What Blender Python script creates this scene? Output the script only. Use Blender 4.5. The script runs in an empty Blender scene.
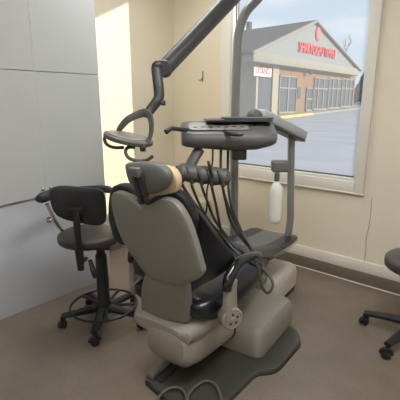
import bpy, bmesh, random
from math import *
from mathutils import Vector, Matrix
random.seed(4)
C=bpy.context.scene.collection
V=Vector
# ---------------------------------------------------------------- camera measurements
F_=394.;PIT=atan(97/394.);YAW=radians(41.3);EYE=1.5
FH=V((-sin(YAW),cos(YAW),0));RT=V((cos(YAW),sin(YAW),0));UP=V((0,0,1))
def ray(u,v):
    dx=u-200;dy=v-200
    return FH*(F_*cos(PIT)-dy*sin(PIT))+RT*dx+UP*(-F_*sin(PIT)-dy*cos(PIT))
def W(u,v,s=None,x=None,y=None,z=None):
    d=ray(u,v)
    if x is not None:t=x/d.x
    elif y is not None:t=y/d.y
    elif z is not None:t=(z-EYE)/d.z
    else:t=s/d.dot(FH)
    return d*t+V((0,0,EYE))
# ---------------------------------------------------------------- materials
def nodes(m):
    m.use_nodes=True;n=m.node_tree.nodes;l=m.node_tree.links
    return n,l,n['Principled BSDF']
def mat(name,col,rough=.5,metal=0,var=.06,scale=12,bump=0,coat=0,trans=0,alpha=1,sss=0,stretch=None,spec=.5):
    m=bpy.data.materials.new(name);n,l,b=nodes(m)
    tc=n.new('ShaderNodeTexCoord');nz=n.new('ShaderNodeTexNoise');nz.inputs['Scale'].default_value=scale;nz.inputs['Detail'].default_value=5
    mp=n.new('ShaderNodeMapping')
    if stretch:mp.inputs['Scale'].default_value=stretch
    l.new(tc.outputs['Object'],mp.inputs['Vector']);l.new(mp.outputs['Vector'],nz.inputs['Vector'])
    cr=n.new('ShaderNodeValToRGB')
    a=[max(0,c*(1-var)) for c in col];d=[min(1,c*(1+var)) for c in col]
    cr.color_ramp.elements[0].position=.3;cr.color_ramp.elements[1].position=.7
    cr.color_ramp.elements[0].color=(*a,1);cr.color_ramp.elements[1].color=(*d,1)
    l.new(nz.outputs['Fac'],cr.inputs['Fac']);l.new(cr.outputs['Color'],b.inputs['Base Color'])
    b.inputs['Roughness'].default_value=rough;b.inputs['Metallic'].default_value=metal
    b.inputs['Coat Weight'].default_value=coat;b.inputs['Transmission Weight'].default_value=trans;b.inputs['Alpha'].default_value=alpha
    b.inputs['Specular IOR Level'].default_value=spec
    if sss:
        b.inputs['Subsurface Weight'].default_value=sss;b.inputs['Subsurface Scale'].default_value=.03
    if bump:
        bp=n.new('ShaderNodeBump');bp.inputs['Strength'].default_value=bump;bp.inputs['Distance'].default_value=.004
        n2=n.new('ShaderNodeTexNoise');n2.inputs['Scale'].default_value=scale*8;l.new(mp.outputs['Vector'],n2.inputs['Vector'])
        l.new(n2.outputs['Fac'],bp.inputs['Height']);l.new(bp.outputs['Normal'],b.inputs['Normal'])
    return m
def hexc(r,g,b):
    f=lambda c:((c/255+.055)/1.055)**2.4 if c>10 else c/255/12.92
    return (f(r),f(g),f(b))
M={}
M['wall']=mat('cream wall paint',hexc(225,214,193),.7,var=.02,scale=3,bump=.15)
M['wall_left']=mat('cream left wall paint',hexc(222,211,188),.75,var=.02,scale=3,bump=.1)
M['trim']=mat('cream trim paint',hexc(224,219,208),.45,var=.02,scale=5)
M['sash']=mat('white sash paint',hexc(226,222,212),.4,var=.02)
M['ceil']=mat('ceiling tile',hexc(215,210,200),.9,var=.03,scale=30,bump=.2)
M['door']=mat('grey white laminate',hexc(192,193,190),.45,var=.012,scale=4)
M['panel']=mat('blue grey laminate',hexc(192,194,200),.5,var=.012,scale=4)
M['edge']=mat('white edge banding',hexc(232,232,226),.5,var=.01)
M['kick']=mat('brown vinyl kick strip',hexc(112,100,88),.45,var=.06,scale=9)
M['shell']=mat('warm grey chair shell plastic',hexc(122,119,111),.4,var=.02,scale=6)
M['white']=mat('off white chair cover plastic',hexc(142,136,127),.38,var=.025,scale=5)
M['white2']=mat('pale box plastic',hexc(192,185,172),.4,var=.02)
M['uph']=mat('black upholstery',hexc(19,21,26),.45,var=.1,scale=8,bump=.15)
M['seatuph']=mat('black seat vinyl',hexc(20,22,28),.32,var=.1,scale=7,coat=.2,bump=.08)
M['gloss']=mat('glossy black arm pad',hexc(24,22,22),.16,coat=.5,var=.1)
M['hub']=mat('grey dial plastic',hexc(150,140,128),.4,var=.05)
M['plate']=mat('grey green cast plate',hexc(68,66,59),.42,var=.05,scale=6)
M['rail']=mat('grey rail enamel',hexc(112,110,100),.4,var=.04)
M['platedark']=mat('dark rubber edge',hexc(42,40,38),.6)
M['unit']=mat('mid grey unit plastic',hexc(98,97,94),.42,var=.03,scale=8)
M['unitlight']=mat('light grey control panel',hexc(138,135,128),.4,var=.03)
M['dark']=mat('dark grey plastic',hexc(58,57,56),.4,var=.06)
M['bar']=mat('charcoal holder plastic',hexc(88,85,80),.5,var=.05)
M['metaltray']=mat('dark tray metal',hexc(70,74,76),.3,metal=.6,var=.04)
M['pole']=mat('grey enamelled tube',hexc(140,141,140),.32,metal=.3,var=.03)
M['lamparm']=mat('dark grey lamp arm enamel',hexc(54,54,54),.45,var=.04)
M['lamp']=mat('lamp head plastic',hexc(88,87,82),.4,var=.04)
M['lens']=mat('frosted lamp lens',hexc(135,132,123),.3,var=.02,sss=.3)
M['armcover']=mat('pale grey arm cover',hexc(168,172,174),.35,var=.02)
M['armcover2']=mat('grey holder plastic',hexc(112,110,104),.4)
M['hose']=mat('dark hose rubber',hexc(48,44,40),.45,var=.08)
M['floorhose']=mat('grey floor hose rubber',hexc(92,84,72),.5,var=.08)
M['bottle']=mat('milky bottle plastic',hexc(244,242,232),.35,var=.02,sss=.5)
M['stool']=mat('black stool upholstery',hexc(34,36,39),.5,var=.08,scale=20,bump=.15)
M['stoolseat']=mat('brown grey seat vinyl',hexc(60,52,49),.42,var=.08,bump=.1)
M['stoolseat2']=mat('taupe seat vinyl',hexc(72,67,65),.32,var=.06,bump=.08)
M['black']=mat('black nylon',hexc(30,30,31),.45,var=.1)
M['blackmet']=mat('black enamelled metal',hexc(40,41,43),.35,metal=.3,var=.06)
M['chrome']=mat('chrome',hexc(200,200,198),.15,metal=1,var=.02)
M['bin']=mat('beige bin plastic',hexc(190,180,155),.5,var=.04)
M['cream']=mat('cream headrest cover',hexc(208,190,152),.5,var=.03,sss=.4)
M['brass']=mat('dull hook metal',hexc(130,120,105),.4,metal=.5)
# outside
M['lot']=mat('pale frosted asphalt',hexc(156,159,169),.85,var=.12,scale=.35,stretch=(1,3,1))
M['walk']=mat('pale sidewalk concrete',hexc(147,147,147),.9,var=.05,scale=1)
M['curb']=mat('yellow curb paint',hexc(225,190,80),.7,var=.08,scale=2)
M['siding']=mat('grey gable siding',hexc(122,132,140),.8,var=.04,scale=2,stretch=(1,1,6))
M['fascia']=mat('pale stucco fascia',hexc(136,135,130),.8,var=.04,scale=2)
M['shingle']=mat('grey roof shingle',hexc(60,64,74),.9,var=.12,scale=1.5,stretch=(1,3,1))
M['column']=mat('pale pilaster stucco',hexc(150,144,132),.8,var=.04)
M['darkglass']=mat('dark shop glass',hexc(66,76,90),.25,var=.1,scale=.6)
M['alu']=mat('pale aluminium frame',hexc(124,124,122),.5,var=.03)
M['ochre']=mat('dusty door paint',hexc(150,140,125),.6)
M['red']=mat('red channel letter',hexc(226,70,92),.5,var=.05)
M['signwhite']=mat('white sign face',hexc(245,242,238),.6,var=.01)
M['maroon']=mat('dark letter return',hexc(80,66,78),.6)
M['conifer']=mat('blue green conifer needles',hexc(70,84,96),.9,var=.25,scale=3)
M['bark']=mat('grey bark',hexc(120,115,112),.9,var=.15)
def brickmat():
    m=bpy.data.materials.new('tan brick');n,l,b=nodes(m)
    tc=n.new('ShaderNodeTexCoord');sp=n.new('ShaderNodeSeparateXYZ');cb=n.new('ShaderNodeCombineXYZ')
    l.new(tc.outputs['Object'],sp.inputs[0]);l.new(sp.outputs['Y'],cb.inputs['X']);l.new(sp.outputs['Z'],cb.inputs['Y'])
    br=n.new('ShaderNodeTexBrick');l.new(cb.outputs[0],br.inputs['Vector'])
    br.inputs['Color1'].default_value=(*hexc(134,98,72),1);br.inputs['Color2'].default_value=(*hexc(120,82,60),1);br.inputs['Mortar'].default_value=(*hexc(126,120,112),1)
    br.inputs['Scale'].default_value=2.2;br.inputs['Mortar Size'].default_value=.03
    l.new(br.outputs['Color'],b.inputs['Base Color']);b.inputs['Roughness'].default_value=.9
    return m
M['brick']=brickmat()
def floormat():
    m=bpy.data.materials.new('brown sheet vinyl');n,l,b=nodes(m)
    tc=n.new('ShaderNodeTexCoord')
    n1=n.new('ShaderNodeTexNoise');n1.inputs['Scale'].default_value=2.2;n1.inputs['Detail'].default_value=8;n1.inputs['Roughness'].default_value=.65
    l.new(tc.outputs['Object'],n1.inputs['Vector'])
    n2=n.new('ShaderNodeTexNoise');n2.inputs['Scale'].default_value=90;n2.inputs['Detail'].default_value=3;l.new(tc.outputs['Object'],n2.inputs['Vector'])
    cr=n.new('ShaderNodeValToRGB');cr.color_ramp.elements[0].position=.3;cr.color_ramp.elements[1].position=.72
    cr.color_ramp.elements[0].color=(*hexc(110,97,85),1);cr.color_ramp.elements[1].color=(*hexc(132,118,105),1)
    l.new(n1.outputs['Fac'],cr.inputs['Fac'])
    mx=n.new('ShaderNodeMixRGB');mx.blend_type='OVERLAY';mx.inputs['Fac'].default_value=.25
    l.new(cr.outputs['Color'],mx.inputs['Color1']);l.new(n2.outputs['Fac'],mx.inputs['Color2'])
    # faint sheet seams
    mp=n.new('ShaderNodeMapping');mp.inputs['Rotation'].default_value=(0,0,0)
    l.new(tc.outputs['Object'],mp.inputs['Vector'])
    br=n.new('ShaderNodeTexBrick');br.offset=0;br.inputs['Scale'].default_value=1;br.inputs['Brick Width'].default_value=.92;br.inputs['Row Height'].default_value=.92
    br.inputs['Mortar Size'].default_value=.003;br.inputs['Color1'].default_value=(1,1,1,1);br.inputs['Color2'].default_value=(1,1,1,1);br.inputs['Mortar'].default_value=(.93,.92,.91,1)
    l.new(mp.outputs['Vector'],br.inputs['Vector'])
    m2=n.new('ShaderNodeMixRGB');m2.blend_type='MULTIPLY';m2.inputs['Fac'].default_value=1
    l.new(mx.outputs['Color'],m2.inputs['Color1']);l.new(br.outputs['Color'],m2.inputs['Color2'])
    l.new(m2.outputs['Color'],b.inputs['Base Color']);b.inputs['Roughness'].default_value=.42
    bp=n.new('ShaderNodeBump');bp.inputs['Strength'].default_value=.06;l.new(n1.outputs['Fac'],bp.inputs['Height']);l.new(bp.outputs['Normal'],b.inputs['Normal'])
    return m
M['floor']=floormat()
def screenmat():
    m=bpy.data.materials.new('fly screen and glass');m.use_nodes=True;n=m.node_tree.nodes;l=m.node_tree.links;n.clear()
    o=n.new('ShaderNodeOutputMaterial');t=n.new('ShaderNodeBsdfTransparent');t.inputs['Color'].default_value=(.93,.95,.97,1)
    d=n.new('ShaderNodeBsdfTranslucent');d.inputs['Color'].default_value=(.85,.87,.9,1)
    w=n.new('ShaderNodeTexWave');w.inputs['Scale'].default_value=60;w.bands_direction='Z';w.inputs['Distortion'].default_value=1.5
    tc=n.new('ShaderNodeTexCoord');l.new(tc.outputs['Object'],w.inputs['Vector'])
    mr=n.new('ShaderNodeMapRange');mr.inputs['To Min'].default_value=.06;mr.inputs['To Max'].default_value=.10
    l.new(w.outputs['Fac'],mr.inputs['Value'])
    x=n.new('ShaderNodeMixShader');l.new(mr.outputs[0],x.inputs[0]);l.new(t.outputs[0],x.inputs[1]);l.new(d.outputs[0],x.inputs[2])
    l.new(x.outputs[0],o.inputs['Surface']);return m
M['screen']=screenmat()
def clearmat():
    m=bpy.data.materials.new('clear plastic film');m.use_nodes=True;n=m.node_tree.nodes;l=m.node_tree.links;n.clear()
    o=n.new('ShaderNodeOutputMaterial');t=n.new('ShaderNodeBsdfTransparent');g=n.new('ShaderNodeBsdfGlossy');g.inputs['Roughness'].default_value=.15
    d=n.new('ShaderNodeBsdfDiffuse');d.inputs['Color'].default_value=(.8,.8,.8,1)
    nz=n.new('ShaderNodeTexNoise');nz.inputs['Scale'].default_value=25;bp=n.new('ShaderNodeBump');bp.inputs['Strength'].default_value=.8;bp.inputs['Distance'].default_value=.02
    l.new(nz.outputs['Fac'],bp.inputs['Height']);l.new(bp.outputs['Normal'],g.inputs['Normal'])
    x=n.new('ShaderNodeMixShader');x.inputs[0].default_value=.35;l.new(t.outputs[0],x.inputs[1]);l.new(g.outputs[0],x.inputs[2])
    y=n.new('ShaderNodeMixShader');y.inputs[0].default_value=.02;l.new(x.outputs[0],y.inputs[1]);l.new(d.outputs[0],y.inputs[2])
    l.new(y.outputs[0],o.inputs['Surface']);return m
M['film']=clearmat()
# ---------------------------------------------------------------- geometry helpers
def obj(name,bm,m,parent=None,kind=None,sharp=38,smooth=True):
    bmesh.ops.recalc_face_normals(bm,faces=bm.faces)
    for f in bm.faces:f.smooth=smooth
    for e in bm.edges:
        if len(e.link_faces)==2 and e.calc_face_angle(0)>radians(sharp):e.smooth=False
    me=bpy.data.meshes.new(name);
    mats=m if isinstance(m,list) else [m]
    if parent is not None:
        bm.transform(parent_world(parent).inverted())
    bm.to_mesh(me);bm.free()
    for k in mats:me.materials.append(M[k])
    o=bpy.data.objects.new(name,me);C.objects.link(o)
    if parent is not None:o.parent=parent
    if kind:o['kind']=kind
    return o
def parent_world(p):
    m=Matrix.Translation(p.location)@p.rotation_euler.to_matrix().to_4x4()
    return parent_world(p.parent)@m if p.parent else m
def thing(name,label,cat,loc,rz=0,group=None):
    o=bpy.data.objects.new(name,None);o.empty_display_size=.1;C.objects.link(o);o.location=loc;o.rotation_euler=(0,0,rz)
    o['label']=label;o['category']=cat
    if group:o['group']=group
    return o
def tag(o,label,cat,group=None):
    o['label']=label;o['category']=cat
    if group:o['group']=group
    return o
def box(bm,a,b,bev=0,seg=2,mi=0):
    """axis aligned box between corners a and b"""
    c=(V(a)+V(b))/2;s=[abs(b[i]-a[i]) for i in range(3)]
    r=bmesh.ops.create_cube(bm,size=1,matrix=Matrix.Translation(c)@Matrix.Diagonal((*s,1)))
    vs=r['verts'];fs={f for v in vs for f in v.link_faces}
    for f in fs:f.material_index=mi
    if bev:
        es=list({e for v in vs for e in v.link_edges})
        bmesh.ops.bevel(bm,geom=es,offset=min(bev,min(s)*.49),segments=seg,affect='EDGES',profile=.5)
    return bm
def obox(bm,c,ax,ay,az,hx,hy,hz,bev=0,seg=2):
    m=Matrix((( *ax,0),(*ay,0),(*az,0),(0,0,0,1))).transposed();m.translation=V(c)
    r=bmesh.ops.create_cube(bm,size=1,matrix=m@Matrix.Diagonal((2*hx,2*hy,2*hz,1)))
    if bev:
        es=list({e for v in r['verts'] for e in v.link_edges})
        bmesh.ops.bevel(bm,geom=es,offset=bev,segments=seg,affect='EDGES',profile=.5)
    return bm
def smoothpath(P,n=6):
    P=[V(p) for p in P]
    if len(P)<3:return P
    out=[]
    Q=[2*P[0]-P[1]]+P+[2*P[-1]-P[-2]]
    for i in range(1,len(Q)-2):
        a,b,c,d=Q[i-1:i+3]
        for k in range(n):
            t=k/n;out.append(.5*((2*b)+(c-a)*t+(2*a-5*b+4*c-d)*t*t+(3*b-3*c+d-a)*t**3))
    out.append(P[-1]);return out
def tube(bm,P,r,seg=12,smooth=6,flat=1.0,up=None):
    """round tube along P; r number or list; flat squeezes second axis"""
    n0=len(P);P2=smoothpath(P,smooth) if smooth else [V(p) for p in P]
    if isinstance(r,(list,tuple)):
        rr=[]
        for i in range(len(P2)):
            t=i/(len(P2)-1)*(n0-1);k=min(int(t),n0-2);rr.append(r[k]+(r[k+1]-r[k])*(t-k))
    else:rr=[r]*len(P2)
    T=(P2[1]-P2[0]).normalized();N=V(up) if up else (V((0,0,1)) if abs(T.z)<.9 else V((1,0,0)))
    N=(N-T*N.dot(T)).normalized();rings=[]
    for i,p in enumerate(P2):
        a=P2[max(0,i-1)];b=P2[min(len(P2)-1,i+1)];T=(b-a).normalized()
        N=(N-T*N.dot(T)).normalized();B=T.cross(N)
        rings.append([bm.verts.new(p+N*cos(2*pi*k/seg)*rr[i]*flat+B*sin(2*pi*k/seg)*rr[i]) for k in range(seg)])
    skin(bm,rings);return bm
def skin(bm,rings,cap=True):
    n=len(rings[0])
    for a,b in zip(rings[:-1],rings[1:]):
        for k in range(n):bm.faces.new((a[k],a[(k+1)%n],b[(k+1)%n],b[k]))
    if cap:
        bm.faces.new(rings[0][::-1]);bm.faces.new(rings[-1])
def loft(bm,secs):
    skin(bm,[[bm.verts.new(p) for p in s] for s in secs]);return bm
def lathe(bm,prof,origin,axis=(0,0,1),seg=24):
    """prof: (radius,height) pairs along axis"""
    A=V(axis).normalized();N=V((1,0,0)) if abs(A.x)<.9 else V((0,1,0));N=(N-A*N.dot(A)).normalized();B=A.cross(N);O=V(origin)
    skin(bm,[[bm.verts.new(O+A*h+(N*cos(2*pi*k/seg)+B*sin(2*pi*k/seg))*max(r,.0005)) for k in range(seg)] for r,h in prof]);return bm
def smooth2(P,n=5):
    out=[];N=len(P)
    for i in range(N):
        a,b,c,d=[V(P[(i+k)%N]) for k in (-1,0,1,2)]
        for k in range(n):
            t=k/n;out.append(.5*((2*b)+(c-a)*t+(2*a-5*b+4*c-d)*t*t+(3*b-3*c+d-a)*t**3))
    return out
def pillow(bm,outline,normal,front,backt,edge=.0,n=3.,steps=6,centre=None):
    """inflate a closed 3-D outline: front bulge along normal, backt bulge opposite, edge = straight side depth"""
    P=[V(p) for p in outline];c=V(centre) if centre else sum(P,V())/len(P);Nn=V(normal).normalized();rings=[]
    fr=[cos(pi/2*k/steps) for k in range(steps+1)]
    def off(r):return max(0,(1-r**n))**(1/n)
    fr=[1,.985,.95,.88,.76,.58,.35,.12]
    for r in fr[::-1]:rings.append([bm.verts.new(c+(p-c)*r-Nn*(edge/2+backt*off(r))) for p in P])
    for r in fr:rings.append([bm.verts.new(c+(p-c)*r+Nn*(edge/2+front*off(r))) for p in P])
    skin(bm,rings);return bm
def rrect(hx,hy,r,n=5):
    out=[]
    for cx,cy,a0 in ((hx-r,hy-r,0),(-hx+r,hy-r,90),(-hx+r,-hy+r,180),(hx-r,-hy+r,270)):
        for k in range(n+1):
            a=radians(a0+90*k/n);out.append((cx+r*cos(a),cy+r*sin(a)))
    return out
def stack(bm,outline,levels,origin=(0,0,0),ax=(1,0,0),ay=(0,1,0)):
    """outline 2-D, levels (z,scalex,scaley,dx,dy)"""
    O=V(origin);X=V(ax);Y=V(ay)
    skin(bm,[[bm.verts.new(O+X*(p[0]*l[1]+l[3])+Y*(p[1]*l[2]+l[4])+UP*l[0]) for p in outline] for l in levels]);return bm
def NB():return bmesh.new()
def text(name,s,size,loc,rot,m,parent,ext=.02,sx=1):
    cu=bpy.data.curves.new(name,'FONT');cu.body=s;cu.size=size;cu.extrude=ext;cu.align_x='CENTER';cu.align_y='CENTER';cu.offset=0.0
    t=bpy.data.objects.new(name+'_tmp',cu);C.objects.link(t)
    bpy.context.view_layer.update()
    me=bpy.data.meshes.new_from_object(t.evaluated_get(bpy.context.evaluated_depsgraph_get()))
    bpy.data.objects.remove(t)
    me.transform(Matrix.Diagonal((sx,1,1,1)))
    me.transform(Matrix.Translation(loc)@rot)
    if parent is not None:me.transform(parent_world(parent).inverted())
    o=bpy.data.objects.new(name,me);C.objects.link(o);o.data.materials.clear();o.data.materials.append(M[m])
    if parent is not None:o.parent=parent
    return o
# ================================================================ ROOM
XL,YW,XR,YB,ZC=-3.26,3.26,1.9,-2.6,2.9
WX0,WX1,WZ0,WZ1=-2.47,-1.13,.86,2.82
WT=.10
obj('floor',box(NB(),(XL-.1,YB-.1,-.1),(XR+.1,YW+WT,0)),'floor',kind='structure')
obj('ceiling',box(NB(),(XL-.1,YB-.1,ZC),(XR+.1,YW+WT,ZC+.1)),'ceil',kind='structure')
b=NB();box(b,(XL-.1,YW,0),(WX0,YW+WT,ZC));box(b,(WX1,YW,0),(XR+.1,YW+WT,ZC));box(b,(WX0,YW,0),(WX1,YW+WT,WZ0));box(b,(WX0,YW,WZ1),(WX1,YW+WT,ZC))
obj('wall_front',b,'wall',kind='structure')
obj('wall_left',box(NB(),(XL-.1,YB,0),(XL,YW,ZC)),'wall_left',kind='structure')
obj('wall_right',box(NB(),(XR,YB,0),(XR+.1,YW,ZC)),'wall',kind='structure')
obj('wall_back',box(NB(),(XL-.1,YB-.1,0),(XR+.1,YB,ZC)),'wall',kind='structure')
# window
def frame(bm,x0,x1,z0,z1,w,y0,y1,bev=.004,wl=None,wb=None):
    wl=wl or w;wb=wb or w
    box(bm,(x0-wl,y0,z0-wb),(x0,y1,z1+w),bev);box(bm,(x1,y0,z0-wb),(x1+w,y1,z1+w),bev)
    box(bm,(x0,y0,z0-wb),(x1,y1,z0),bev);box(bm,(x0,y0,z1),(x1,y1,z1+w),bev);return bm
wn=bpy.data.objects.new('window_1',None);C.objects.link(wn);wn.location=((WX0+WX1)/2,YW,WZ0);wn['kind']='structure'
obj('window_casing',frame(NB(),WX0+.02,WX1-.015,WZ0+.01,WZ1,.075,YW-.028,YW-.001,.006,wl=.125,wb=.095),'trim',wn)
b=NB();frame(b,WX0+.045,WX1-.03,WZ0+.035,WZ1-.03,.026,YW-.012,YW+.05,.004)
obj('window_frame',b,'sash',wn)
b=NB();frame(b,WX0+.055,WX1-.037,WZ0+.043,WZ1-.04,.012,YW+.02,YW+.06,.003)
obj('sash',b,'dark',wn)
obj('pane',box(NB(),(WX0+.045,YW+.046,WZ0+.03),(WX1-.03,YW+.05,WZ1-.03)),'screen',wn)
obj('window_stool',box(NB(),(WX0-.11,YW-.034,WZ0-.095),(WX1+.065,YW-.001,WZ0-.083),.003),'trim',wn)
b=NB();box(b,(WX0-.02,YW-.045,1.27),(WX0-.008,YW-.028,1.36),.004);box(b,(WX0-.018,YW-.075,1.30),(WX0-.01,YW-.04,1.315),.003)
obj('window_catch',b,'sash',wn)
# base rails
obj('baseboard_front',box(NB(),(XL,YW-.022,.105),(XR,YW-.001,.2),.004),'trim',kind='structure')
obj('trim_1',box(NB(),(XL,YW-.03,.0),(XR,YW-.001,.104),.003),'kick',kind='structure')
obj('trim_2',box(NB(),(XL,YW-.042,0),(XR,YW-.0305,.006),.002),'trim',kind='structure')
obj('baseboard_left',box(NB(),(XL,1.93,0),(XL+.014,YW-.03,.1),.003),'kick',kind='structure')
# wall seam line at right of window
P=[W(372,197,y=YW-.002),W(370,220,y=YW-.002),W(366,240,y=YW-.002),W(366,250,y=YW-.002),W(364,262,y=YW-.002)]
b=NB();tube(b,P,.002,6)
obj('trim_3',b,'unitlight',kind='structure')
# coat hook / bracket on window wall
q=W(202,76,y=YW)
hk=thing('wall_hook','small metal hook screwed to the cream wall left of the window','hook',q)
b=NB();box(b,(q.x+.006,YW-.006,q.z-.06),(q.x+.02,YW,q.z+.05),.002);obj('hook_plate',b,'brass',hk)
b=NB();tube(b,[(q.x+.012,YW-.005,q.z-.02),(q.x+.004,YW-.03,q.z-.045),(q.x-.012,YW-.03,q.z-.04)],.006,8);obj('hook_prong',b,'brass',hk)
# fill light panels added on the unseen ceiling to brighten the room
def fill_light(x,y,e,lab):
    t=thing('fill_panel',lab,'fill light',(x,y,ZC))
    obj('fill_frame',frame(NB(),x-.28,x+.28,y-.58+0,y+.58,.02,0,0) if False else box(NB(),(x-.3,y-.6,ZC-.03),(x+.3,y+.6,ZC-.001),.005),'sash',t)
    m=bpy.data.materials.new('added fill emission');m.use_nodes=True;n=m.node_tree.nodes;n.clear()
    o=n.new('ShaderNodeOutputMaterial');em=n.new('ShaderNodeEmission');em.inputs[0].default_value=(.95,.98,1,1);em.inputs[1].default_value=e
    m.node_tree.links.new(em.outputs[0],o.inputs[0]);M['em%g'%e]=m
    obj('fill_glow',box(NB(),(x-.27,y-.57,ZC-.036),(x+.27,y+.57,ZC-.031)),'em%g'%e,t)
FILL_LIGHTS=[(-2.2,2.2,8,'added fill light panel on the ceiling in front of the window beside the corner'),(-.1,1.2,20,'added fill light panel on the ceiling to the right of the dental chair'),(-.9,-.1,8,'added fill light panel on the ceiling above the viewpoint'),(.9,-.9,9,'added fill light panel on the ceiling at the back right of the room')]
for a in FILL_LIGHTS:fill_light(*a)
# ================================================================ TALL CABINET
XF=-2.70
cab=thing('storage_cabinet','tall pale grey storage cabinet with four flat doors on the left wall','cabinet',(-2.98,.9,0))
YE=1.885
b=NB();box(b,(XL+.002,-.6,.86),(XF-.021,YE-.002,ZC-.002))
obj('upper_carcass',b,'edge',cab)
b=NB();box(b,(XL+.002,-.6,0),(XF-.03,1.905,.858),.002)
obj('lower_panel',b,'panel',cab)
ys=[-.2,.323,.845,1.367,YE]
obj('edge_strip',box(NB(),(XF-.02,1.3655,.842),(XF+.0008,1.3685,2.88)),'edge',cab)
def zb(y):return .829+(y-1.04)*.034
for i in range(4):
    for (z0,z1) in ((None,1.708),(1.713,2.88)):
        g=.0025;a,c=ys[i]+g,ys[i+1]-g
        b=NB();x0,x1=XF-.02,XF
        v=[]
        for x in (x0,x1):
            v.append([b.verts.new(p) for p in ((x,a,z0 or zb(a)),(x,c,z0 or zb(c)),(x,c,z1),(x,a,z1))])
        skin(b,v);bmesh.ops.bevel(b,geom=b.edges[:],offset=.0015,segments=1,affect='EDGES')
        d=obj('door',b,['door'],cab)
        if z0 is None and i in(2,3):
            yk=c-.028 if i==2 else a+.028
            b=NB();lathe(b,[(.006,0),(.006,.012),(.013,.016),(.015,.024),(.010,.03),(.0,.031)],(XF,yk,.895),(1,0,0),16)
            k=obj('knob',b,'chrome',d)
# ================================================================ DENTAL CHAIR
TH=radians(7);CO=V((-1.385,1.275,0));CX=V((cos(TH),sin(TH),0));CY=V((-sin(TH),cos(TH),0))
def L(x,y,z):return CO+CX*x+CY*y+UP*z
chair=thing('dental_chair','reclining dental chair with grey back shell and black upholstery on an off white lift base','dental chair',CO,0)
LEAN=.15
nb=(CY+UP*LEAN).normalized()
def onback(u,v,y0=0):
    d=ray(u,v);p0=L(0,y0,.45);t=(p0-V((0,0,EYE))).dot(nb)/d.dot(nb);return d*t+V((0,0,EYE))
# rear shell
sh=[(113.5,198),(118,191),(130,194.5),(138,200),(146,206),(154,202.5),(164,197.5),(175,199.5),(184,209),(191,223),(197,240),(203,262),(205,270),(202,276),(192,281),(178,283),(160,280),(147,271),(139,260),(128,244),(119,224)]
out=smooth2([onback(*p,y0=-.03) for p in sh],4)
cen=onback(160,236,-.03)
obj('back_shell',pillow(NB(),out,-nb,.022,.01,.02,n=4,centre=cen),'shell',chair)
# neck of shell going down
def nk(u,v,y):return onback(u,v,y)
b=NB()
secs=[]
for (ul,ur,v,y,th) in ((147,182,268,-.035,.05),(142,184,285,-.03,.06),(141,185,300,-.02,.06),(142,187,316,0,.06)):
    a=nk(ul,v,y);c=nk(ur,v+6*(v>275),y);pts=[]
    for k in range(9):
        t=k/8;pts.append(a.lerp(c,t)-CY*(.02*sin(pi*t)))
    for k in range(9):
        t=1-k/8;pts.append(a.lerp(c,t)+CY*th)
    secs.append(pts)
loft(b,secs);obj('back_support',b,'shell',chair)
# back cushion: loft of sections with wings wrapping forward at hips
def cush():
    b=NB();secs=[]
    # z, half-width, wing depth forward
    cx=-.005
    data=[(.60,.19,.02),(.635,.235,.06),(.665,.28,.14),(.69,.305,.20),(.73,.318,.222),(.78,.315,.195),(.84,.305,.15),(.90,.293,.115),(.96,.275,.085),(1.02,.25,.055),(1.05,.23,.03),(1.065,.19,.01)]
    for z,hw,wd in data:
        yb=-LEAN*(z-.45)+.015
        pts=[]
        N=14
        for k in range(N+1):                      # rear side left->right
            t=-1+2*k/N;x=cx+hw*t;y=yb+wd*abs(t)**3*.9
            pts.append(L(x,y,z+(.0 if z<1.05 else -.03*cos(3.4*t*pi/2)**2*0)))
        for k in range(N+1):                      # front side right->left
            t=1-2*k/N;x=cx+hw*t*.98;y=yb+.09*(1-abs(t)**4)+wd*abs(t)**3*1.02+.02
            pts.append(L(x,y,z))
        secs.append(pts)
    loft(b,secs)
    return b
o=obj('back_cushion',cush(),'uph',chair,sharp=60)
# shoulder rolls of cushion (two humps either side of the headrest)
for (ul,) in ((0,),):
    pass
sh2=[(111.5,196),(114,187),(121,184),(131,187.5),(139,194),(146,200),(154,196.5),(162,192),(173,190),(183,194.5),(190,203),(194,213),(195,226),(188,245),(160,245),(122,243),(112,224),(110.5,210)]
out=smooth2([onback(*p,y0=.015) for p in sh2],4)
obj('shoulder_roll',pillow(NB(),out,-nb,.012,.05,.03,n=3,centre=onback(158,222,.015)),'uph',chair)
# headrest
hd=obj('headrest',pillow(NB(),smooth2([onback(*p,y0=-.06) for p in ((127.5,165),(132,162.5),(148,162),(163,165),(171,173),(170.5,183),(164,190.5),(152,193),(141,190.5),(132,182))],4),-nb,.03,.02,.015,n=2.6),'unit',chair)
obj('headrest_pad',pillow(NB(),smooth2([onback(*p,y0=0.01) for p in ((136,180),(140,172),(150,168),(162,166),(172,169),(178,178),(178,189),(172,196),(158,196),(145,194),(137,189))],4),-nb,.01,.05,.02,n=2.6),'cream',hd)
for du in (0,8):
    b=NB();q0=onback(133+du,172,-.105);q1=onback(142+du*.75,204,-.085);dd=(q1-q0).normalized();obox(b,(q0+q1)/2,CX,dd,CX.cross(dd),.0115,(q1-q0).length/2,.008,.003);obj('headrest_bracket',b,'lamparm',hd)
b=NB();q0=onback(135,172,-.115);obox(b,q0,CX,nb,CX.cross(nb),.028,.014,.02,.005);obj('headrest_latch',b,'unit',hd)
for u,v in ((138,200),(148,199)):obj('headrest_pin',lathe(NB(),[(.0,0),(.008,.0),(.008,.016),(.0,.017)],onback(u,v,-.095),CX,12),'dark',hd)
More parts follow.
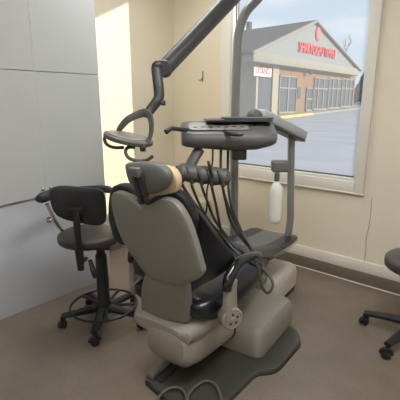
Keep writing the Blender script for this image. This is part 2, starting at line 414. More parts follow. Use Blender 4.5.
# seat cushion + leg rest: superellipse sections along y
def sect(x,y,z,hw,hh,n=3.2,N=28,lift=0):
    out=[]
    for k in range(N):
        a=2*pi*k/N;c,s=cos(a),sin(a)
        dx=hw*(abs(c)**(2/n))*(1 if c>=0 else -1);dz=hh*(abs(s)**(2/n))*(1 if s>=0 else -1)
        dz+=lift*(abs(dx)/max(hw,.001))**2
        out.append(L(x+dx,y,z+dz))
    return out
SEAT=[(0,.02,.445,.20,.03),(0,.04,.44,.235,.055),(0,.15,.415,.27,.09),(0,.30,.41,.285,.105),(0,.45,.42,.285,.105),(0,.60,.445,.275,.095),(0,.74,.465,.255,.072),(0,.86,.475,.23,.04),(0,.98,.453,.22,.032),(0,1.12,.435,.22,.028),(0,1.26,.428,.22,.026),(0,1.40,.425,.21,.024),(0,1.45,.425,.18,.014)]
b=NB();loft(b,[sect(x-.0,y,z+.03,hw,hh,lift=.02) for x,y,z,hw,hh in SEAT]);obj('seat',b,'seatuph',chair,sharp=60)
b=NB();loft(b,[sect(x,y+(.004 if y>1.43 else 0),z+.03,hw+.004,hh+.004) for x,y,z,hw,hh in SEAT[7:]]);obj('foot_cover',b,'film',chair)['label']='clear crinkled plastic foot cover'
# white pan below the seat
b=NB();loft(b,[sect(.012,y,z,hw,hh,n=4) for y,z,hw,hh in ((-.05,.365,.15,.03),(-.03,.36,.19,.045),(.08,.36,.207,.055),(.2,.36,.217,.055),(.35,.345,.20,.045),(.45,.35,.17,.03))]);obj('seat_pan',b,'white',chair)
# lower shell of the lift (big rounded off-white body)
b=NB();loft(b,[sect(x,y,z,hw,hh,n=3.4) for x,y,z,hw,hh in ((.055,-.06,.30,.07,.035),(.055,-.05,.285,.12,.08),(.055,-.01,.262,.143,.105),(.052,.07,.245,.152,.11),(.04,.2,.225,.17,.10),(.015,.35,.205,.20,.08),(.01,.5,.17,.20,.06),(0,.7,.14,.19,.05))])
obj('lift_cover',b,'white',chair)
b=NB();loft(b,[sect(.01,y,.19,.208,.078,n=3.4) for y in (.40,.414)]);obj('cover_gasket',b,'dark',chair)
# base plate, following the footprint on the floor
pl=[(-1.475,1.20),(-1.03,1.14),(-1.02,1.40),(-1.03,1.66),(-.97,1.72),(-.955,1.78),(-.975,2.09),(-1.06,2.20),(-1.5,2.30),(-1.56,2.2),(-1.52,1.7)]
def chamfer(P,r=.03):
    out=[];N=len(P)
    for i in range(N):
        a,p,c=V(P[i-1]),V(P[i]),V(P[(i+1)%N]);out+= [p+(a-p).normalized()*r,p+((a-p).normalized()+(c-p).normalized())*r*.3,p+(c-p).normalized()*r]
    return out
pc=V((-1.26,1.7));plr=[(p-pc) for p in chamfer(pl)]
b=NB();stack(b,plr,[(.0,1,1,0,0),(.01,1,1,0,0)],(pc.x,pc.y,0));obj('base_foot',b,'platedark',chair)
b=NB();stack(b,plr,[(.01,.99,.99,0,0),(.028,.985,.985,0,0),(.034,.965,.97,0,0),(.036,.9,.93,0,0),(.030,.84,.9,0,0),(.030,.1,.1,0,0)],(pc.x,pc.y,0));obj('base_plate',b,'plate',chair)
# motor cover box on plate
bx=V((-1.28,1.985));rr=rrect(.185,.27,.06)
b=NB();stack(b,rr,[(.034,.98,.98,0,0),(.06,1,1,0,0),(.15,.985,.975,0,0),(.19,.955,.94,0,0),(.213,.89,.87,0,0),(.222,.7,.7,0,0),(.225,.3,.3,0,0)],(bx.x,bx.y,0),CX,CY);obj('motor_cover',b,'white',chair)
# left rail and recess on the base plate
b=NB()
for (x0,x1,zt,mi) in ((-1.475,-1.44,.062,0),):
    obox(b,(-1.475,1.45,.045),V((-.16,.987,0)),V((.987,.16,0)),UP,.235,.022,.02,.008)
obj('plate_rail',b,'rail',chair)
b=NB();obox(b,(-1.425,1.46,.034),V((-.16,.987,0)),V((.987,.16,0)),UP,.23,.026,.006,.002);obj('rail_groove',b,'platedark',chair)
# armrests
def armrest(sx):
    ar=obj('armrest_post',loft(NB(),[[q+CX*a+CY*c for a,c in [(p[0],p[1]) for p in rrect(hx,hy,.012,3)]] for q,hx,hy in ((L(sx,.13,.45),.024,.05),(L(sx,.125,.53),.022,.044),(L(sx,.125,.59),.020,.042),(L(sx,.13,.645),.020,.042))]),'white',chair)
    b=NB();tube(b,[L(sx,.095,.61),L(sx,.11,.66),L(sx,.18,.71),L(sx,.29,.715),L(sx,.40,.695),L(sx,.46,.68)],[.026,.033,.031,.027,.022,.013],14,flat=.8)
    obj('arm_pad',b,'gloss',ar)
    sgn=1 if sx>0 else -1;HA=(CX*sgn*.85-CY*.53).normalized();HB=UP.cross(HA)
    b=NB();lathe(b,[(.0,-.03),(.055,-.03),(.058,.0),(.058,.028),(.05,.034),(.044,.030),(.0,.030)],L(sx,.13,.455),HA,32)
    h=obj('pivot_hub',b,'white',ar)
    b=NB();lathe(b,[(.0,.029),(.042,.029),(.042,.034),(.012,.034),(.010,.040),(.0,.040)],L(sx,.13,.455),HA,24)
    obj('hub_dial',b,'hub',h)
    b=NB()
    for k in range(5):
        a=2*pi*k/5+.4;lathe(b,[(0,.033),(.007,.033),(.006,.037),(0,.038)],L(sx,.13,.455)+HB*.026*cos(a)+UP*.026*sin(a),HA,10)
    obj('dial_button',b,'black',h)
armrest(.335);armrest(-.30)
# ================================================================ UTILITY BOX
ux=V((-1.60,2.58))
ub=thing('utility_box','low off white floor box behind the foot of the dental chair','utility box',(ux.x,ux.y,0))
rr=rrect(.24,.225,.07)
b=NB();stack(b,rr,[(0,.96,.96,0,0),(.04,.96,.96,0,0),(.045,.99,.99,0,0)],(ux.x,ux.y,0),CX,CY);obj('plinth',b,'platedark',ub)
b=NB();stack(b,rr,[(.045,1,1,0,0),(.15,1,1,0,0),(.19,.97,.97,0,0),(.212,.9,.88,0,0),(.22,.6,.6,0,0),(.22,.2,.2,0,0)],(ux.x,ux.y,0),CX,CY);obj('box_cover',b,'white2',ub)
# ================================================================ OPERATING LIGHT
pb=W(234,236,3.02)
lt=thing('operating_light','dark grey dental lamp on a long jointed arm and tall curved pole','lamp',(pb.x,pb.y,.2))
pts=[V((pb.x,pb.y,.2)),W(234,215,3.02),W(234.5,150,3.02),W(235.5,100,3.02),W(237,60,3.01),W(239,32,3.),W(246,12,2.98),W(259,-3,2.94),W(266,-18,2.9),W(267,-42,2.86)]
b=NB();tube(b,pts,.033,16);obj('pole',b,'pole',lt)
b=NB();lathe(b,[(.07,0),(.07,.02),(.045,.03),(.045,.08),(.034,.085)],(pb.x,pb.y,.2));obj('pole_socket',b,'unit',lt)
a0=W(166,67,2.12);a1=W(266,-38,2.84)
b=NB();tube(b,[a0,a0.lerp(a1,.5),a1],[.042,.046,.05],16,smooth=0);obj('spring_arm',b,'lamparm',lt)
b=NB();lathe(b,[(0,-.05),(.05,-.05),(.055,-.04),(.055,.06),(.05,.07),(0,.07)],a1-UP*.02);obj('arm_joint',b,'dark',lt)
b=NB();lathe(b,[(0,-.045),(.036,-.045),(.042,-.035),(.042,.035),(.036,.045),(0,.045)],W(164,69,2.1),FH,20);obj('elbow',b,'lamparm',lt)
b=NB();tube(b,[W(164,65,2.08),W(158,65.5,2.06),W(156.5,68,2.06),W(157,74,2.05),W(158.5,86,2.03),W(159,96,2.02),W(157,101,2.01),W(151,109,2.0),W(146,116,1.98)],[.022,.025,.026,.026,.026,.026,.025,.024,.022],12,flat=.7,up=FH);obj('lower_arm',b,'lamparm',lt)
b=NB();lathe(b,[(.0,0),(.012,0),(.012,.022),(0,.024)],W(161,103,1.98),RT);obj('tension_knob',b,'dark',lt)
hc=W(128.5,138.5,1.95)
nrm=(UP+RT*.22-FH*.12).normalized()
e1=(RT-nrm*RT.dot(nrm)).normalized();e2=nrm.cross(e1)
disc=[hc+e1*.122*cos(2*pi*k/32)+e2*.10*sin(2*pi*k/32) for k in range(32)]
head=obj('lamp_head',pillow(NB(),disc,nrm,.008,.012,.014,n=2.2),'lamp',lt)
disc=[hc+nrm*.013+e1*(.095*cos(2*pi*k/32)-.01)+e2*.075*sin(2*pi*k/32) for k in range(32)]
obj('lamp_lens',pillow(NB(),disc,nrm,.006,.004,.002,n=2.2),'lens',head)
b=NB();tube(b,[W(118,132,1.99),W(121,127,1.98),W(128,119.5,1.97),W(137,115,1.97),W(145,113,1.96),W(150,117,1.94),W(151.5,127,1.93),W(150,137,1.92),W(144,147,1.91)],[.012,.016,.018,.019,.022,.020,.017,.016,.018],10,flat=.45,up=FH)
obj('yoke',b,'lamp',lt)
b=NB();tube(b,[W(106,135,1.94),W(104.5,139,1.93),W(107,144.5,1.92),W(114,147.5,1.92),W(124,147.5,1.92)],.0085,8);obj('handle',b,'dark',head)
b=NB();tube(b,[W(135,147,1.9),W(128,147.5,1.89),W(125.5,152,1.88),W(129,158,1.87),W(138,161,1.87),W(147,160,1.87),W(153,156,1.87)],.0085,8);obj('handle',b,'dark',head)
b=NB();lathe(b,[(0,-.012),(.022,-.012),(.022,.012),(0,.012)],W(143,147,1.9),RT,16);obj('yoke_joint',b,'dark',head)
# ================================================================ DELIVERY UNIT
TC=W(227,140,2.34)
du=thing('delivery_unit','over patient dental delivery unit with instrument hoses, grey console and post','dental unit',(-1.45,2.5,.2))
ty=radians(3);T1=(RT*cos(ty)+FH*sin(ty));T2=UP.cross(T1)
def T(w,d,h):return TC+T1*w+T2*d+UP*h
prof=[(-.13,-.06),(-.165,-.03),(-.175,.0),(-.165,.022),(-.15,.030),(-.02,.072),(.05,.076),(.13,.07),(.145,.04),(.14,-.03),(.11,-.055),(0,-.068)]
prof=[tuple(p) for p in smooth2([V((a,c,0)) for a,c in prof],2)]
prof=[(p[0],p[1]) for p in prof]
b=NB();secs=[]
for w,k in ((-.272,.45),(-.268,.68),(-.258,.83),(-.235,.95),(-.19,1),(0,1.0),(.15,1.03),(.22,1.02),(.252,.93),(.268,.75),(.275,.5)):
    secs.append([T(w,p[0]*k+.01*(1-k),(p[1]*(.55+.45*k)*(1.15 if p[1]>0 else 1.1+1.2*w-5*max(0,w-.1)))+.02) for p in prof])
loft(b,secs);con=obj('console',b,'unit',du,sharp=60)
# control panel on sloping front
sl=V((0,0,0));sd=(T2*.13+UP*.045).normalized();sn=T1.cross(sd);sn=sn if sn.z>0 else -sn
pcn=T(-.06,-.085,.084)
b=NB();pillow(b,[pcn+T1*x+sd*y for x,y in rrect(.17,.052,.03,4)],sn,.003,.002,.002,n=6);cp=obj('control_panel',b,'unitlight',con)
b=NB();pillow(b,[pcn+sn*.003+T1*(x+.02)+sd*(y+.015) for x,y in rrect(.045,.014,.004,3)],sn,.002,.001,.001,n=8);obj('display',b,'dark',cp)
for i in range(7):
    b=NB();c=pcn+sn*.004+T1*(-.13+.043*i)+sd*(-.02+.004*(i%2));pillow(b,[c+T1*x+sd*y for x,y in rrect(.012,.006,.004,2)],sn,.002,.001,.001,n=4);obj('button',b,'dark',cp)
# handles
b=NB();tube(b,[W(187,130,2.22),W(178,129,2.16),W(171,128.5,2.1),W(166,132,2.07)],[.014,.0125,.013,.014],10);obj('console_handle',b,'dark',con)
b=NB();tube(b,[W(224,131,2.22),W(229,133,2.15),W(237,134.5,2.12),W(243,134,2.12)],[.013,.013,.012,.010],10);obj('console_handle',b,'dark',con)
b=NB();obox(b,T(.06,-.06,-.075),T1,T2,UP,.042,.05,.03,.008);obj('junction_box',b,'dark',con)
# removable metal tray on top
mt=thing('instrument_tray','dark flat metal instrument tray lying on the grey console','tray',T(.08,.03,.11))
b=NB();pillow(b,[T(.06,.03,.114)+T1*x+T2*y for x,y in rrect(.19,.13,.02,4)],UP,.003,.003,.006,n=8);obj('tray_plate',b,'metaltray',mt)
b=NB();pillow(b,[T(.12,.05,.125)+T1*x+T2*y for x,y in rrect(.145,.10,.02,4)],UP,.003,.003,.006,n=8);obj('tray_liner',b,'dark',mt)
# arm between console and post
p1=W(297,134,2.9);p0=W(262,116,2.62);d=(p1-p0).normalized();sd_=d.cross(UP).normalized();un=sd_.cross(d)
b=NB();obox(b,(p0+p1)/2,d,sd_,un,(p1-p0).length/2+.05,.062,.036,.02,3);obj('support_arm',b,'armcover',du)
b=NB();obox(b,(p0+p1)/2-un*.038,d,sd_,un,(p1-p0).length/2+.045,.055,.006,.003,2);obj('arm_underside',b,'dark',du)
b=NB();bmesh.ops.create_uvsphere(b,u_segments=24,v_segments=14,radius=.052,matrix=Matrix.Translation(W(254.5,117.5,2.52)));obj('arm_pivot',b,'bar',du)
b=NB();tube(b,[W(255,117,2.6),W(252,132,2.52)],.024,14,smooth=0);obj('pivot_stem',b,'unit',du)
b=NB();tube(b,[W(291.5,137,2.92),W(291,165,2.93),W(290.5,200,2.94),W(290,222,2.94),W(286,238,2.96),W(274,247,3.0),V((-1.62,2.76,.38)),V((-1.66,2.70,.2))],.027,14);obj('unit_post',b,'pole',du)
b=NB();lathe(b,[(.05,0),(.05,.015),(.034,.02),(.034,.06)],(-1.66,2.70,.2));obj('post_socket',b,'unit',du)
# water bottle
bt=W(277,176,2.86)
b=NB();obox(b,W(280,166,2.87),RT,FH,UP,.062,.045,.042,.014,3);hb=obj('bottle_holder',b,'armcover2',du)
def zz(v):return W(277,v,2.86).z
b=NB();lathe(b,[(.0,zz(224)),(.03,zz(223)),(.045,zz(221)),(.049,zz(217)),(.049,zz(192)),(.045,zz(188)),(.030,zz(184)),(.017,zz(182)),(.014,zz(178)),(.014,zz(172))],(bt.x,bt.y,0));obj('water_bottle',b,'bottle',du)
b=NB();lathe(b,[(.018,zz(181)),(.02,zz(180)),(.02,zz(174)),(.016,zz(173))],(bt.x,bt.y,0));obj('bottle_neck',b,'unit',du)
# holder bar
ha=W(174.5,171.5,2.10);hb_=W(231.5,178,2.12)
b=NB();N=40;P=[];R_=[]
for k in range(N+1):
    t=k/N;P.append(ha.lerp(hb_,t));e=min(t,1-t)*9;R_.append(.049*(min(1,e)**.5 if e<1 else 1)*(1-.10*(.5+.5*cos(2*pi*t*5))**3)+.004)
tube(b,P,R_,16,smooth=0,flat=.95);hbar=obj('instrument_holder',b,'bar',du)
b=NB();tube(b,[W(199,150,2.24),W(193,160,2.2),W(187,172,2.14)],.034,12,flat=.8);obj('holder_bracket',b,'bar',du)
for i,(u,v) in enumerate(((181,172.5),(191,173.5),(201,175),(211,176),(222,177))):
    b=NB();c=W(u,v,2.075);tube(b,[c+UP*.035-RT*.022,c+UP*.01-RT*.012-FH*.012,c-UP*.02-FH*.008,c-UP*.052+RT*.006],[.006,.009,.012,.012],10,smooth=3);obj('holder_cup',b,'dark',hbar)
b=NB();tube(b,[W(208,161,2.07),W(210,168,2.06),W(212,178,2.06)],[.007,.009,.009],8);obj('handpiece',b,'black',du)
# hoses: from each cup down, gathering over the armrest and looping back
def hose(P,r=.0075,m='hose'):
    b=NB();tube(b,P,r,8,smooth=8);return obj('hose',b,m,du)
hose([W(181,176,2.07),W(182,184,2.06),W(190,197,2.07),W(203,214,2.08),W(222,236,2.1),W(238,254,2.05),W(250,263,2.0),W(266,272,1.93),W(273,284,1.88),W(268,293,1.86),W(262,286,1.87),W(258,268,1.92),W(252,254,2.0)])
hose([W(191,177,2.07),W(192,186,2.06),W(199,203,2.07),W(210,222,2.09),W(228,240,2.1),W(244,252,2.05),W(255,259,2.0),W(262,264,1.97)])
hose([W(201,178,2.07),W(202,187,2.06),W(208,203,2.07),W(216,222,2.1),W(233,243,2.1),W(247,255,2.04),W(262,257,2.02),W(273,257,2.0),W(268,259,1.97)])
hose([W(211,179,2.07),W(212,188,2.06),W(216,205,2.08),W(220,226,2.1),W(224,240,2.12),W(236,252,2.08),W(250,258,2.02)])
hose([W(222,180,2.07),W(223,189,2.06),W(226,203,2.08),W(231,222,2.12),W(243,240,2.12),W(254,252,2.05),W(262,262,1.98),W(265,276,1.92),W(261,287,1.88)])
hose([W(221,145,2.3),W(221,175,2.2),W(226,200,2.14),W(236,224,2.14),W(247,243,2.1),W(253,254,2.04)])
hose([W(228,145,2.32),W(228,180,2.22),W(231,205,2.16),W(240,228,2.14),W(250,246,2.08),W(256,256,2.02)])
hose([W(213,145,2.3),W(212,165,2.26),W(207,190,2.24),W(207,206,2.22),W(204,222,2.22)],.005)
# floor hoses
for i,P in enumerate(([(153,412),(158,398),(168,389),(180,388),(186,396),(187,408)],[(186,408),(188,396),(196,386),(206,381),(216,385),(220,394),(222,404)])):
    b=NB();P3=[W(u,v,z=.05) for u,v in P];tube(b,P3,.008,8,smooth=8)
    o=obj('floor_hose',b,'floorhose');tag(o,('grey hose curling on the base plate, nearest the plate corner','grey hose loop on the base plate, right of its twin')[i],'hose','hoses on the base plate')
# ================================================================ STOOLS
def caster(p,par,rollang,fork='black'):
    d=V((cos(rollang),sin(rollang),0));a=V((-d.y,d.x,0))
    cst=obj('caster',tube(NB(),[p+UP*.085,p+UP*.055],.011,8,smooth=0),'blackmet',par)
    b=NB()
    for s in (-1,1):
        lathe(b,[(0,s*.008),(.022,s*.008),(.026,s*.011),(.026,s*.022),(.02,s*.026),(0,s*.026)],p+UP*.0262,a,18)
    obj('wheel',b,'black',cst)
    b=NB();arc=[p+UP*(.03+.03*sin(t))+d*.031*cos(t) for t in [pi*k/8 for k in range(9)]]
    tube(b,arc,.012,8,smooth=0);obj('caster_hood',b,fork,cst)
def starbase(par,c,r,a0,zh=.11,rr=.018):
    for k in range(5):
        a=a0+2*pi*k/5;d=V((cos(a),sin(a),0));p=V((c.x,c.y,0))+d*r
        b=NB();tube(b,[V((c.x,c.y,zh))+d*.02,V((c.x,c.y,zh))+d*r*.5-UP*.008,p+UP*.088],[.037,.031,.023],10,smooth=3,flat=.8);obj('base_arm',b,'black',par)
        caster(p,par,a+1.1+k)
SC=V((-2.16,1.44,0))
st=thing('assistant_stool','dark tall assistant stool with foot ring, backrest and curved arm bar by the cabinet','stool',SC)
ang=atan2(1.19-1.44,-2.307+2.16)
starbase(st,SC,.285,ang)
b=NB();lathe(b,[(.045,.07),(.055,.09),(.055,.13),(.043,.15),(.040,.40),(.038,.50),(.030,.505),(.026,.56)],(SC.x,SC.y,0));obj('gas_column',b,'black',st)
ring=[V((SC.x+.228*cos(2*pi*k/48),SC.y+.228*sin(2*pi*k/48),.13)) for k in range(49)]
b=NB();tube(b,ring,.009,8,smooth=0);fr=obj('foot_ring',b,'blackmet',st)
b=NB()
for k in range(5):
    a=ang+.35+2*pi*k/5;d=V((cos(a),sin(a),0));tube(b,[SC+UP*.12+d*.03,SC+UP*.13+d*.225],.011,8,smooth=0,)
obj('ring_spoke',b,'blackmet',fr)
SS=W(90,236,2.46)
zs=SS.z
el=[SS+RT*.205*cos(2*pi*k/36)+FH*.2*sin(2*pi*k/36) for k in range(36)]
b=NB();pillow(b,el,UP,.036,.045,.022,n=2.4);obj('seat',b,'stoolseat',st)
b=NB();obox(b,V((SC.x,SC.y,zs-.055))-RT*.02-FH*.03,RT,FH,UP,.11,.09,.02,.008);mech=obj('tilt_mechanism',b,'blackmet',st)
b=NB();tube(b,[V((SC.x,SC.y,zs-.06)),V((SC.x,SC.y,zs-.06))+RT*.13-FH*.02,V((SC.x,SC.y,zs-.075))+RT*.2-FH*.04],[.008,.008,.016],8,flat=.6);obj('height_lever',b,'trim',mech)
b=NB();tube(b,[W(90,260,2.36),W(93,270,2.33),W(95,278,2.32)],[.014,.018,.012],8);obj('tension_knob',b,'black',mech)
# backrest
bs=2.24
outl=[(50,193),(54,187),(66,185.5),(85,187.5),(99,189),(104,193),(106,203),(106.5,216),(105,222),(99,225),(84,223.5),(66,219.5),(56,214),(51.5,205)]
nrmB=(-FH+RT*.15+UP*.12).normalized()
outl3=smooth2([W(u,v,bs+(u-80)*.0012) for u,v in outl],4)
b=NB();pillow(b,outl3,nrmB,.012,.035,.018,n=3);br=obj('backrest',b,'stool',st)
c3=sum(outl3,V())/len(outl3)
b=NB();pillow(b,[c3+(p-c3)*.86+nrmB*.015 for p in outl3],nrmB,.008,.005,.002,n=5);obj('back_plate',b,'stool',br)
b=NB();obox(b,W(75,211,bs-.045),RT,FH,UP,.052,.01,.024,.008);obj('back_bracket',b,'blackmet',br)
b=NB();tube(b,[W(76,211,bs-.06),W(77,225,bs-.07),W(79,245,bs-.06),W(81,262,bs-.02),W(86,258,bs+.1)],[.02,.021,.02,.018,.016],10,flat=.45,up=FH);obj('back_post',b,'blackmet',st)
b=NB();tube(b,[W(79,250,bs-.05),W(81,270,bs-.04)],[.026,.02],10,smooth=0,flat=.7,up=FH);obj('post_sleeve',b,'black',st)
# arm bar
b=NB();tube(b,[W(38.5,199,2.33),W(42,198,2.37),W(50,195,2.45),W(62,192,2.56),W(80,190,2.62),W(97,189,2.60),W(108,189.5,2.5),W(113,192,2.42)],[.022,.033,.034,.03,.026,.025,.025,.012],12);ab=obj('arm_bar',b,'stool',st)
b=NB();tube(b,[W(47,204,2.38),W(52,214,2.4),W(58,225,2.44),W(66,233,2.48)],.013,8);obj('arm_bar_support',b,'chrome',ab)
b=NB();lathe(b,[(0,0),(.018,0),(.02,.01),(.018,.03),(0,.032)],W(52,220,2.36),-RT,12);obj('bar_knob',b,'chrome',ab)
# right stool
RC=V((-.45,2.62,0))
rs=thing('operator_stool','round taupe rolling stool cut off at the right edge of the picture','stool',RC)
ang2=atan2(2.605-2.62,-.772+.45)
starbase(rs,RC,.318,ang2,.12)
b=NB();lathe(b,[(.04,.07),(.046,.09),(.046,.14),(.03,.15),(.03,.34),(.02,.345),(.02,.44)],(RC.x,RC.y,0));obj('gas_column',b,'black',rs)
S2=V((RC.x,RC.y,.0))+UP*W(392,264,2.27).z
el=[S2-RT*.01+RT*.225*cos(2*pi*k/36)+FH*.215*sin(2*pi*k/36) for k in range(36)]
b=NB();pillow(b,el,UP,.055,.05,.025,n=2.3);obj('seat',b,'stoolseat2',rs)
b=NB();obox(b,S2-UP*.065,RT,FH,UP,.1,.08,.018,.008);obj('seat_bracket',b,'blackmet',rs)
# bin behind backrest
bq=W(195,199,y=2.98)
bn=thing('waste_bin','beige rounded box partly hidden behind the chair backrest near the window wall','bin',(bq.x,bq.y,0))
rr=rrect(.15,.13,.05)
b=NB();stack(b,rr,[(0,.82,.82,0,0),(.02,.86,.86,0,0),(bq.z-.1,1,1,0,0)],(bq.x,bq.y,0));obj('bin_body',b,'bin',bn)
b=NB();stack(b,rr,[(bq.z-.1,1.04,1.04,0,0),(bq.z-.05,1.04,1.04,0,0),(bq.z-.01,.94,.9,0,0),(bq.z+.01,.6,.6,0,0),(bq.z+.012,.2,.2,0,0)],(bq.x,bq.y,0));obj('bin_lid',b,'bin',bn)
# ================================================================ OUTSIDE
def gz(x,y):return -.31+.031*y
b=NB();g=[]
for x in (-90,30):
    g.append([b.verts.new((x,y,gz(x,y))) for y in (YW+WT,120)])
b.faces.new((g[0][0],g[0][1],g[1][1],g[1][0]))
obj('ground',b,'lot',kind='structure')
XB=-16.
shop=thing('shop_building','brick storefront with a wide grey gable and red channel letters across the parking lot','building',(XB,33,gz(XB,33)))
y0,y1=24.1,42.6
def zf(y,e=0):return gz(XB,y)
# walls behind openings
def fpt(u,v):return W(u,v,x=XB)
b=NB();box(b,(XB-14,y0,0),(XB,y1,5.0));obj('brick_wall',b,'brick',shop)
# pale left section
yl=fpt(277,90).y
b=NB();box(b,(XB-.0,y0-.05,0),(XB+.08,fpt(257,90).y,4.7));box(b,(XB,fpt(271,90).y,0),(XB+.12,yl,4.7));box(b,(XB-14,y0-.06,0),(XB,y0,4.7))
obj('pilaster',b,'column',shop)
b=NB();box(b,(XB,fpt(257.5,90).y,.3),(XB+.03,fpt(271,90).y,4.0));obj('entrance_recess',b,'darkglass',shop)
# soffit / fascia band + gable
gp=lambda u,v:W(u,v,x=XB+.65)
ye0,ye1=gp(253,56).y,gp(359,69).y
b=NB();box(b,(XB-.2,ye0,4.15),(XB+.7,ye1,4.8),.03);obj('fascia',b,'fascia',shop)
ya,za=gp(315.5,20).y,gp(315.5,20).z
b=NB()
A=[(XB+.25,ye0+.2,4.8),(XB+.25,ye1-.2,4.8),(XB+.25,ya,za-.15)]
skin(b,[[b.verts.new(V(p)+V((dx,0,0))) for p in A] for dx in (.35,0)]);obj('gable',b,'siding',shop)
# roof slabs
def slab(p,q,th=.18):
    b=NB();secs=[]
    for x in (XB+.75,XB-14.5):
        secs.append([b.verts.new(c) for c in ((x,p[0],p[1]),(x,q[0],q[1]),(x,q[0],q[1]-th),(x,p[0],p[1]-th))])
    skin(b,secs);return b
obj('roof_slope',slab((ye0-.2,4.75),(ya,za)),'shingle',shop)
obj('roof_slope',slab((ye1+.2,4.75),(ya,za)),'shingle',shop)
b=NB()
for (p,q) in (((ye0-.2,4.75),(ya,za)),((ye1+.2,4.75),(ya,za))):
    tube(b,[V((XB+.78,p[0],p[1]-.1)),V((XB+.78,q[0],q[1]-.1))],.11,6,smooth=0)
obj('rake_board',b,'fascia',shop)
cq=W(249,30,s=42)
b=NB();box(b,(cq.x-.2,cq.y-.2,4.5),(cq.x+.2,cq.y+.2,W(249,22,s=42).z));obj('roof_vent',b,'shingle',shop)
# shop windows and doors
def opening(ua,ub_,vt,vb,nm,mull,panem='darkglass'):
    a=fpt(ua,vt);c=fpt(ub_,vb);zt=fpt((ua+ub_)/2,vt).z;zl=gz(XB,(a.y+c.y)/2)+.12
    b=NB();box(b,(XB-.05,a.y,zl),(XB+.05,c.y,zt));f=obj(nm,b,panem,shop)
    b=NB();w=.07
    box(b,(XB,a.y,zl),(XB+.12,a.y+w,zt));box(b,(XB,c.y-w,zl),(XB+.12,c.y,zt));box(b,(XB,a.y,zt-w),(XB+.12,c.y,zt))
    box(b,(XB,a.y,zl),(XB+.12,c.y,zl+.15));box(b,(XB,a.y,zt-.95),(XB+.1,c.y,zt-.85))
    for m in mull:box(b,(XB,a.y+(c.y-a.y)*m-.06,zl),(XB+.11,a.y+(c.y-a.y)*m+.06,zt))
    obj('mullion',b,'alu',f);return f
opening(279,294.5,76,114,'shop_door',(.5,))
opening(306,311,88,112,'side_door',(),'darkglass')
opening(314,327,78,110,'shop_window',(.25,.6))
opening(328.5,339.5,78.5,109,'shop_window',(.3,.65))
opening(341.5,351,79,108,'shop_window',(.35,.7))
# handicap style notice near the door
n0=fpt(298.5,93)
b=NB();box(b,(XB+.02,n0.y-.25,n0.z-.45),(XB+.06,n0.y+.25,n0.z+.45));nt=obj('door_notice',b,'darkglass',shop)
# sidewalk and yellow curb
b=NB();v=[]
for z in (0,.1):
    v.append([b.verts.new((x,y,gz(x,y)+z)) for x,y in ((XB,y0-2),(XB+1.6,y0-2),(XB+1.6,y1+1),(XB,y1+1))])
skin(b,v);obj('sidewalk',b,'walk',kind='structure')['label']='pale sidewalk along the shop front'
c0=W(270,121,z=.5);c1=W(300,113,z=.8)
b=NB();ya_,yb_=24.2,29.5;v=[]
for z in (0,.15):
    v.append([b.verts.new((x,y,gz(x,y)+z)) for x,y in ((XB+1.55,ya_),(XB+1.85,ya_),(XB+1.85,yb_),(XB+1.55,yb_))])
skin(b,v);tag(obj('yellow_curb',b,'curb'),'yellow painted curb in front of the shop entrance','curb')
# signs
RX=Matrix(((0,0,1,0),(1,0,0,0),(0,1,0,0),(0,0,0,1)))   # text x->+Y, text y->+Z, normal->+X
s0=gp(299,47);s1=gp(335.5,54)
sm=(s0+s1)/2
sg=thing('shop_sign','long row of red raised letters across the grey gable','sign',(XB+.4,sm.y,sm.z))
def signtext(s,ya,yb,z0,h,m,par,x,ext):
    o=text('letters',s,1,V((0,0,0)),Matrix.Identity(4),m,None,ext)
    me=o.data;xs=[v.co.x for v in me.vertices];ys_=[v.co.y for v in me.vertices];w=max(xs)-min(xs);hh=max(ys_)-min(ys_)
    for v in me.vertices:
        cx=(v.co.x-min(xs_min))/w if False else (v.co.x-MX(xs))/w;cy=(v.co.y-MX(ys_))/hh
        z=v.co.z
        v.co=V((x+z,ya+(yb-ya)*cx,z0+h*cy))-V(parent_world(par).translation)
    o.parent=par;return o
def MX(a):return min(a)
signtext('SHAKYOGPU TEMPLE',s0.y,s1.y,sm.z-.36,.72,'red',sg,XB+.62,.12)
b=NB();box(b,(XB+.36,s0.y-.05,sm.z-.3),(XB+.48,s1.y-.1,sm.z+.28));obj('sign_raceway',b,'maroon',sg)
lq=W(316.5,34,x=XB+.5)
lg=thing('gable_logo','round pink red emblem high on the gable above the letters','sign',(XB+.36,lq.y,lq.z))
b=NB();lathe(b,[(0,0),(.45,0),(.45,.3),(0,.3)],(XB+.36,lq.y,lq.z),(1,0,0),28)
for v in b.verts:v.co.z=lq.z+(v.co.z-lq.z)*1.25
obj('emblem_return',b,'maroon',lg)
b=NB();lathe(b,[(0,.3),(.42,.3),(.36,.36),(0,.36)],(XB+.36,lq.y,lq.z),(1,0,0),28)
for v in b.verts:v.co.z=lq.z+(v.co.z-lq.z)*1.25
obj('emblem_face',b,'red',lg)
e0=W(254.5,66.5,x=XB+.2);e1=W(271,77.5,x=XB+.2)
eb=thing('entrance_sign','white sign board with red lettering EXTRA ICE over the left entrance','sign',(XB+.15,(e0.y+e1.y)/2,(e0.z+e1.z)/2))
b=NB();box(b,(XB+.13,e0.y,e1.z+.02),(XB+.22,e1.y,e0.z-.02));obj('sign_board',b,'signwhite',eb)
signtext('EXTRA ICE',W(256.5,70,x=XB+.23).y,W(270,70,x=XB+.23).y,(e0.z+e1.z)/2-.12,.42,'red',eb,XB+.23,.02)
b=NB();bmesh.ops.create_uvsphere(b,u_segments=12,v_segments=8,radius=.16,matrix=Matrix.Translation(fpt(306,73)+V((.4,0,0))));tag(obj('wall_lamp',b,'dark'),'small dark lamp under the eave of the shop','lamp')
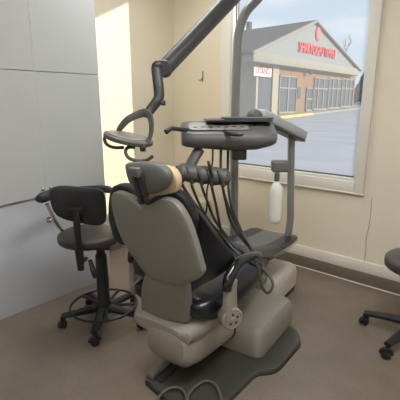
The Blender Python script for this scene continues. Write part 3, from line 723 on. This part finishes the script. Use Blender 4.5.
# trees
def conifer(u,vt,s,h,r,lab,i):
    p=W(u,104,s=s);zt=W(u,vt,s=s).z;z0=gz(p.x,p.y)
    t=thing('conifer',lab,'tree',(p.x,p.y,z0))
    b=NB();lathe(b,[(.2,z0),(.12,z0+(zt-z0)*.4),(.03,zt-.4)],(p.x,p.y,0),seg=8);obj('trunk',b,'bark',t)
    b=NB();rnd=random.Random(i)
    for k in range(420):
        f=rnd.random()**.8;z=z0+.4+(zt-z0-.4)*f;rad=r*(1-f)**.8*(.6+.4*rnd.random());a=rnd.random()*6.283
        tip=V((p.x+rad*cos(a),p.y+rad*sin(a),z-.2*rad));roo=V((p.x,p.y,z+.25));sdv=V((-sin(a),cos(a),0))*(.12+.18*rad)
        m_=roo.lerp(tip,.65)
        v=[b.verts.new(q) for q in (roo,m_+sdv,tip,m_-sdv,m_+UP*.15)]
        b.faces.new((v[0],v[1],v[4]));b.faces.new((v[1],v[2],v[4]));b.faces.new((v[2],v[3],v[4]));b.faces.new((v[3],v[0],v[4]))
    obj('foliage',b,'conifer',t,smooth=False)
conifer(362,72,52,8,2.2,'dark blue green conifer right of the shop, tallest and nearest the window frame',1)
conifer(356,88,60,6,1.8,'low dark conifer beside the shop corner',2)
conifer(369,80,56,6,2.4,'dark conifer half hidden behind the window frame',3)
# bare tree behind gable
p=W(336,100,s=62);z0=gz(p.x,p.y)
bt_=thing('bare_tree','leafless thin tree rising behind the right slope of the gable','tree',(p.x,p.y,z0))
b=NB();rnd=random.Random(9)
def branch(b,a,d,l,r,dep):
    e=a+d*l;tube(b,[a,a.lerp(e,.5)+V((rnd.uniform(-.1,.1),rnd.uniform(-.1,.1),0))*l,e],[r,r*.8,r*.6],5,smooth=2)
    if dep:
        for k in range(3):
            nd=(d+V((rnd.uniform(-.7,.7),rnd.uniform(-.7,.7),rnd.uniform(-.1,.5)))).normalized();branch(b,a.lerp(e,.6+.2*k*.9 if k<2 else 1),nd,l*.62,r*.6,dep-1)
top=W(336,52,s=62).z
branch(b,V((p.x,p.y,z0)),V((0,0,1)),(top-z0)*.62,.16,4)
obj('branches',b,'bark',bt_)
# ================================================================ LIGHT
e=radians(16.6);td=V((-.817*cos(e),-.577*cos(e),-sin(e)))
sl=bpy.data.lights.new('sun','SUN');sl.energy=6;sl.angle=radians(.8);sl.color=(1,.84,.60)
so=bpy.data.objects.new('sun',sl);C.objects.link(so);so.rotation_euler=td.to_track_quat('-Z','Y').to_euler();so.location=(6,8,6)
wd=bpy.data.worlds.new('sky');bpy.context.scene.world=wd;wd.use_nodes=True;n=wd.node_tree.nodes;l=wd.node_tree.links;n.clear()
o=n.new('ShaderNodeOutputWorld');bg=n.new('ShaderNodeBackground');bg.inputs[1].default_value=.83
tc=n.new('ShaderNodeTexCoord');sp=n.new('ShaderNodeSeparateXYZ');l.new(tc.outputs['Generated'],sp.inputs[0])
cr=n.new('ShaderNodeValToRGB');cr.color_ramp.elements[0].position=0;cr.color_ramp.elements[0].color=(*hexc(216,228,237),1)
cr.color_ramp.elements[1].position=.5;cr.color_ramp.elements[1].color=(*hexc(160,194,230),1);l.new(sp.outputs['Z'],cr.inputs['Fac'])
mp=n.new('ShaderNodeMapping');mp.inputs['Scale'].default_value=(1,1,4);l.new(tc.outputs['Generated'],mp.inputs['Vector'])
nz=n.new('ShaderNodeTexNoise');nz.inputs['Scale'].default_value=3.5;nz.inputs['Detail'].default_value=6;l.new(mp.outputs[0],nz.inputs['Vector'])
c2=n.new('ShaderNodeValToRGB');c2.color_ramp.elements[0].position=.45;c2.color_ramp.elements[1].position=.7;l.new(nz.outputs['Fac'],c2.inputs['Fac'])
mx=n.new('ShaderNodeMixRGB');l.new(c2.outputs['Color'],mx.inputs['Fac']);l.new(cr.outputs['Color'],mx.inputs['Color1']);mx.inputs['Color2'].default_value=(*hexc(232,238,242),1)
l.new(mx.outputs['Color'],bg.inputs[0]);l.new(bg.outputs[0],o.inputs[0])
# ================================================================ CAMERA
cd=bpy.data.cameras.new('camera');cd.sensor_fit='HORIZONTAL';cd.sensor_width=36;cd.lens=36*F_/400;cd.clip_start=.05;cd.clip_end=400
co=bpy.data.objects.new('camera',cd);C.objects.link(co);co.location=(0,0,EYE);co.rotation_euler=(pi/2-PIT,0,YAW)
s=bpy.context.scene;s.camera=co
s.view_settings.view_transform='Standard';s.view_settings.look='None';s.view_settings.gamma=1;s.view_settings.use_curve_mapping=False;s.view_settings.exposure=0.32
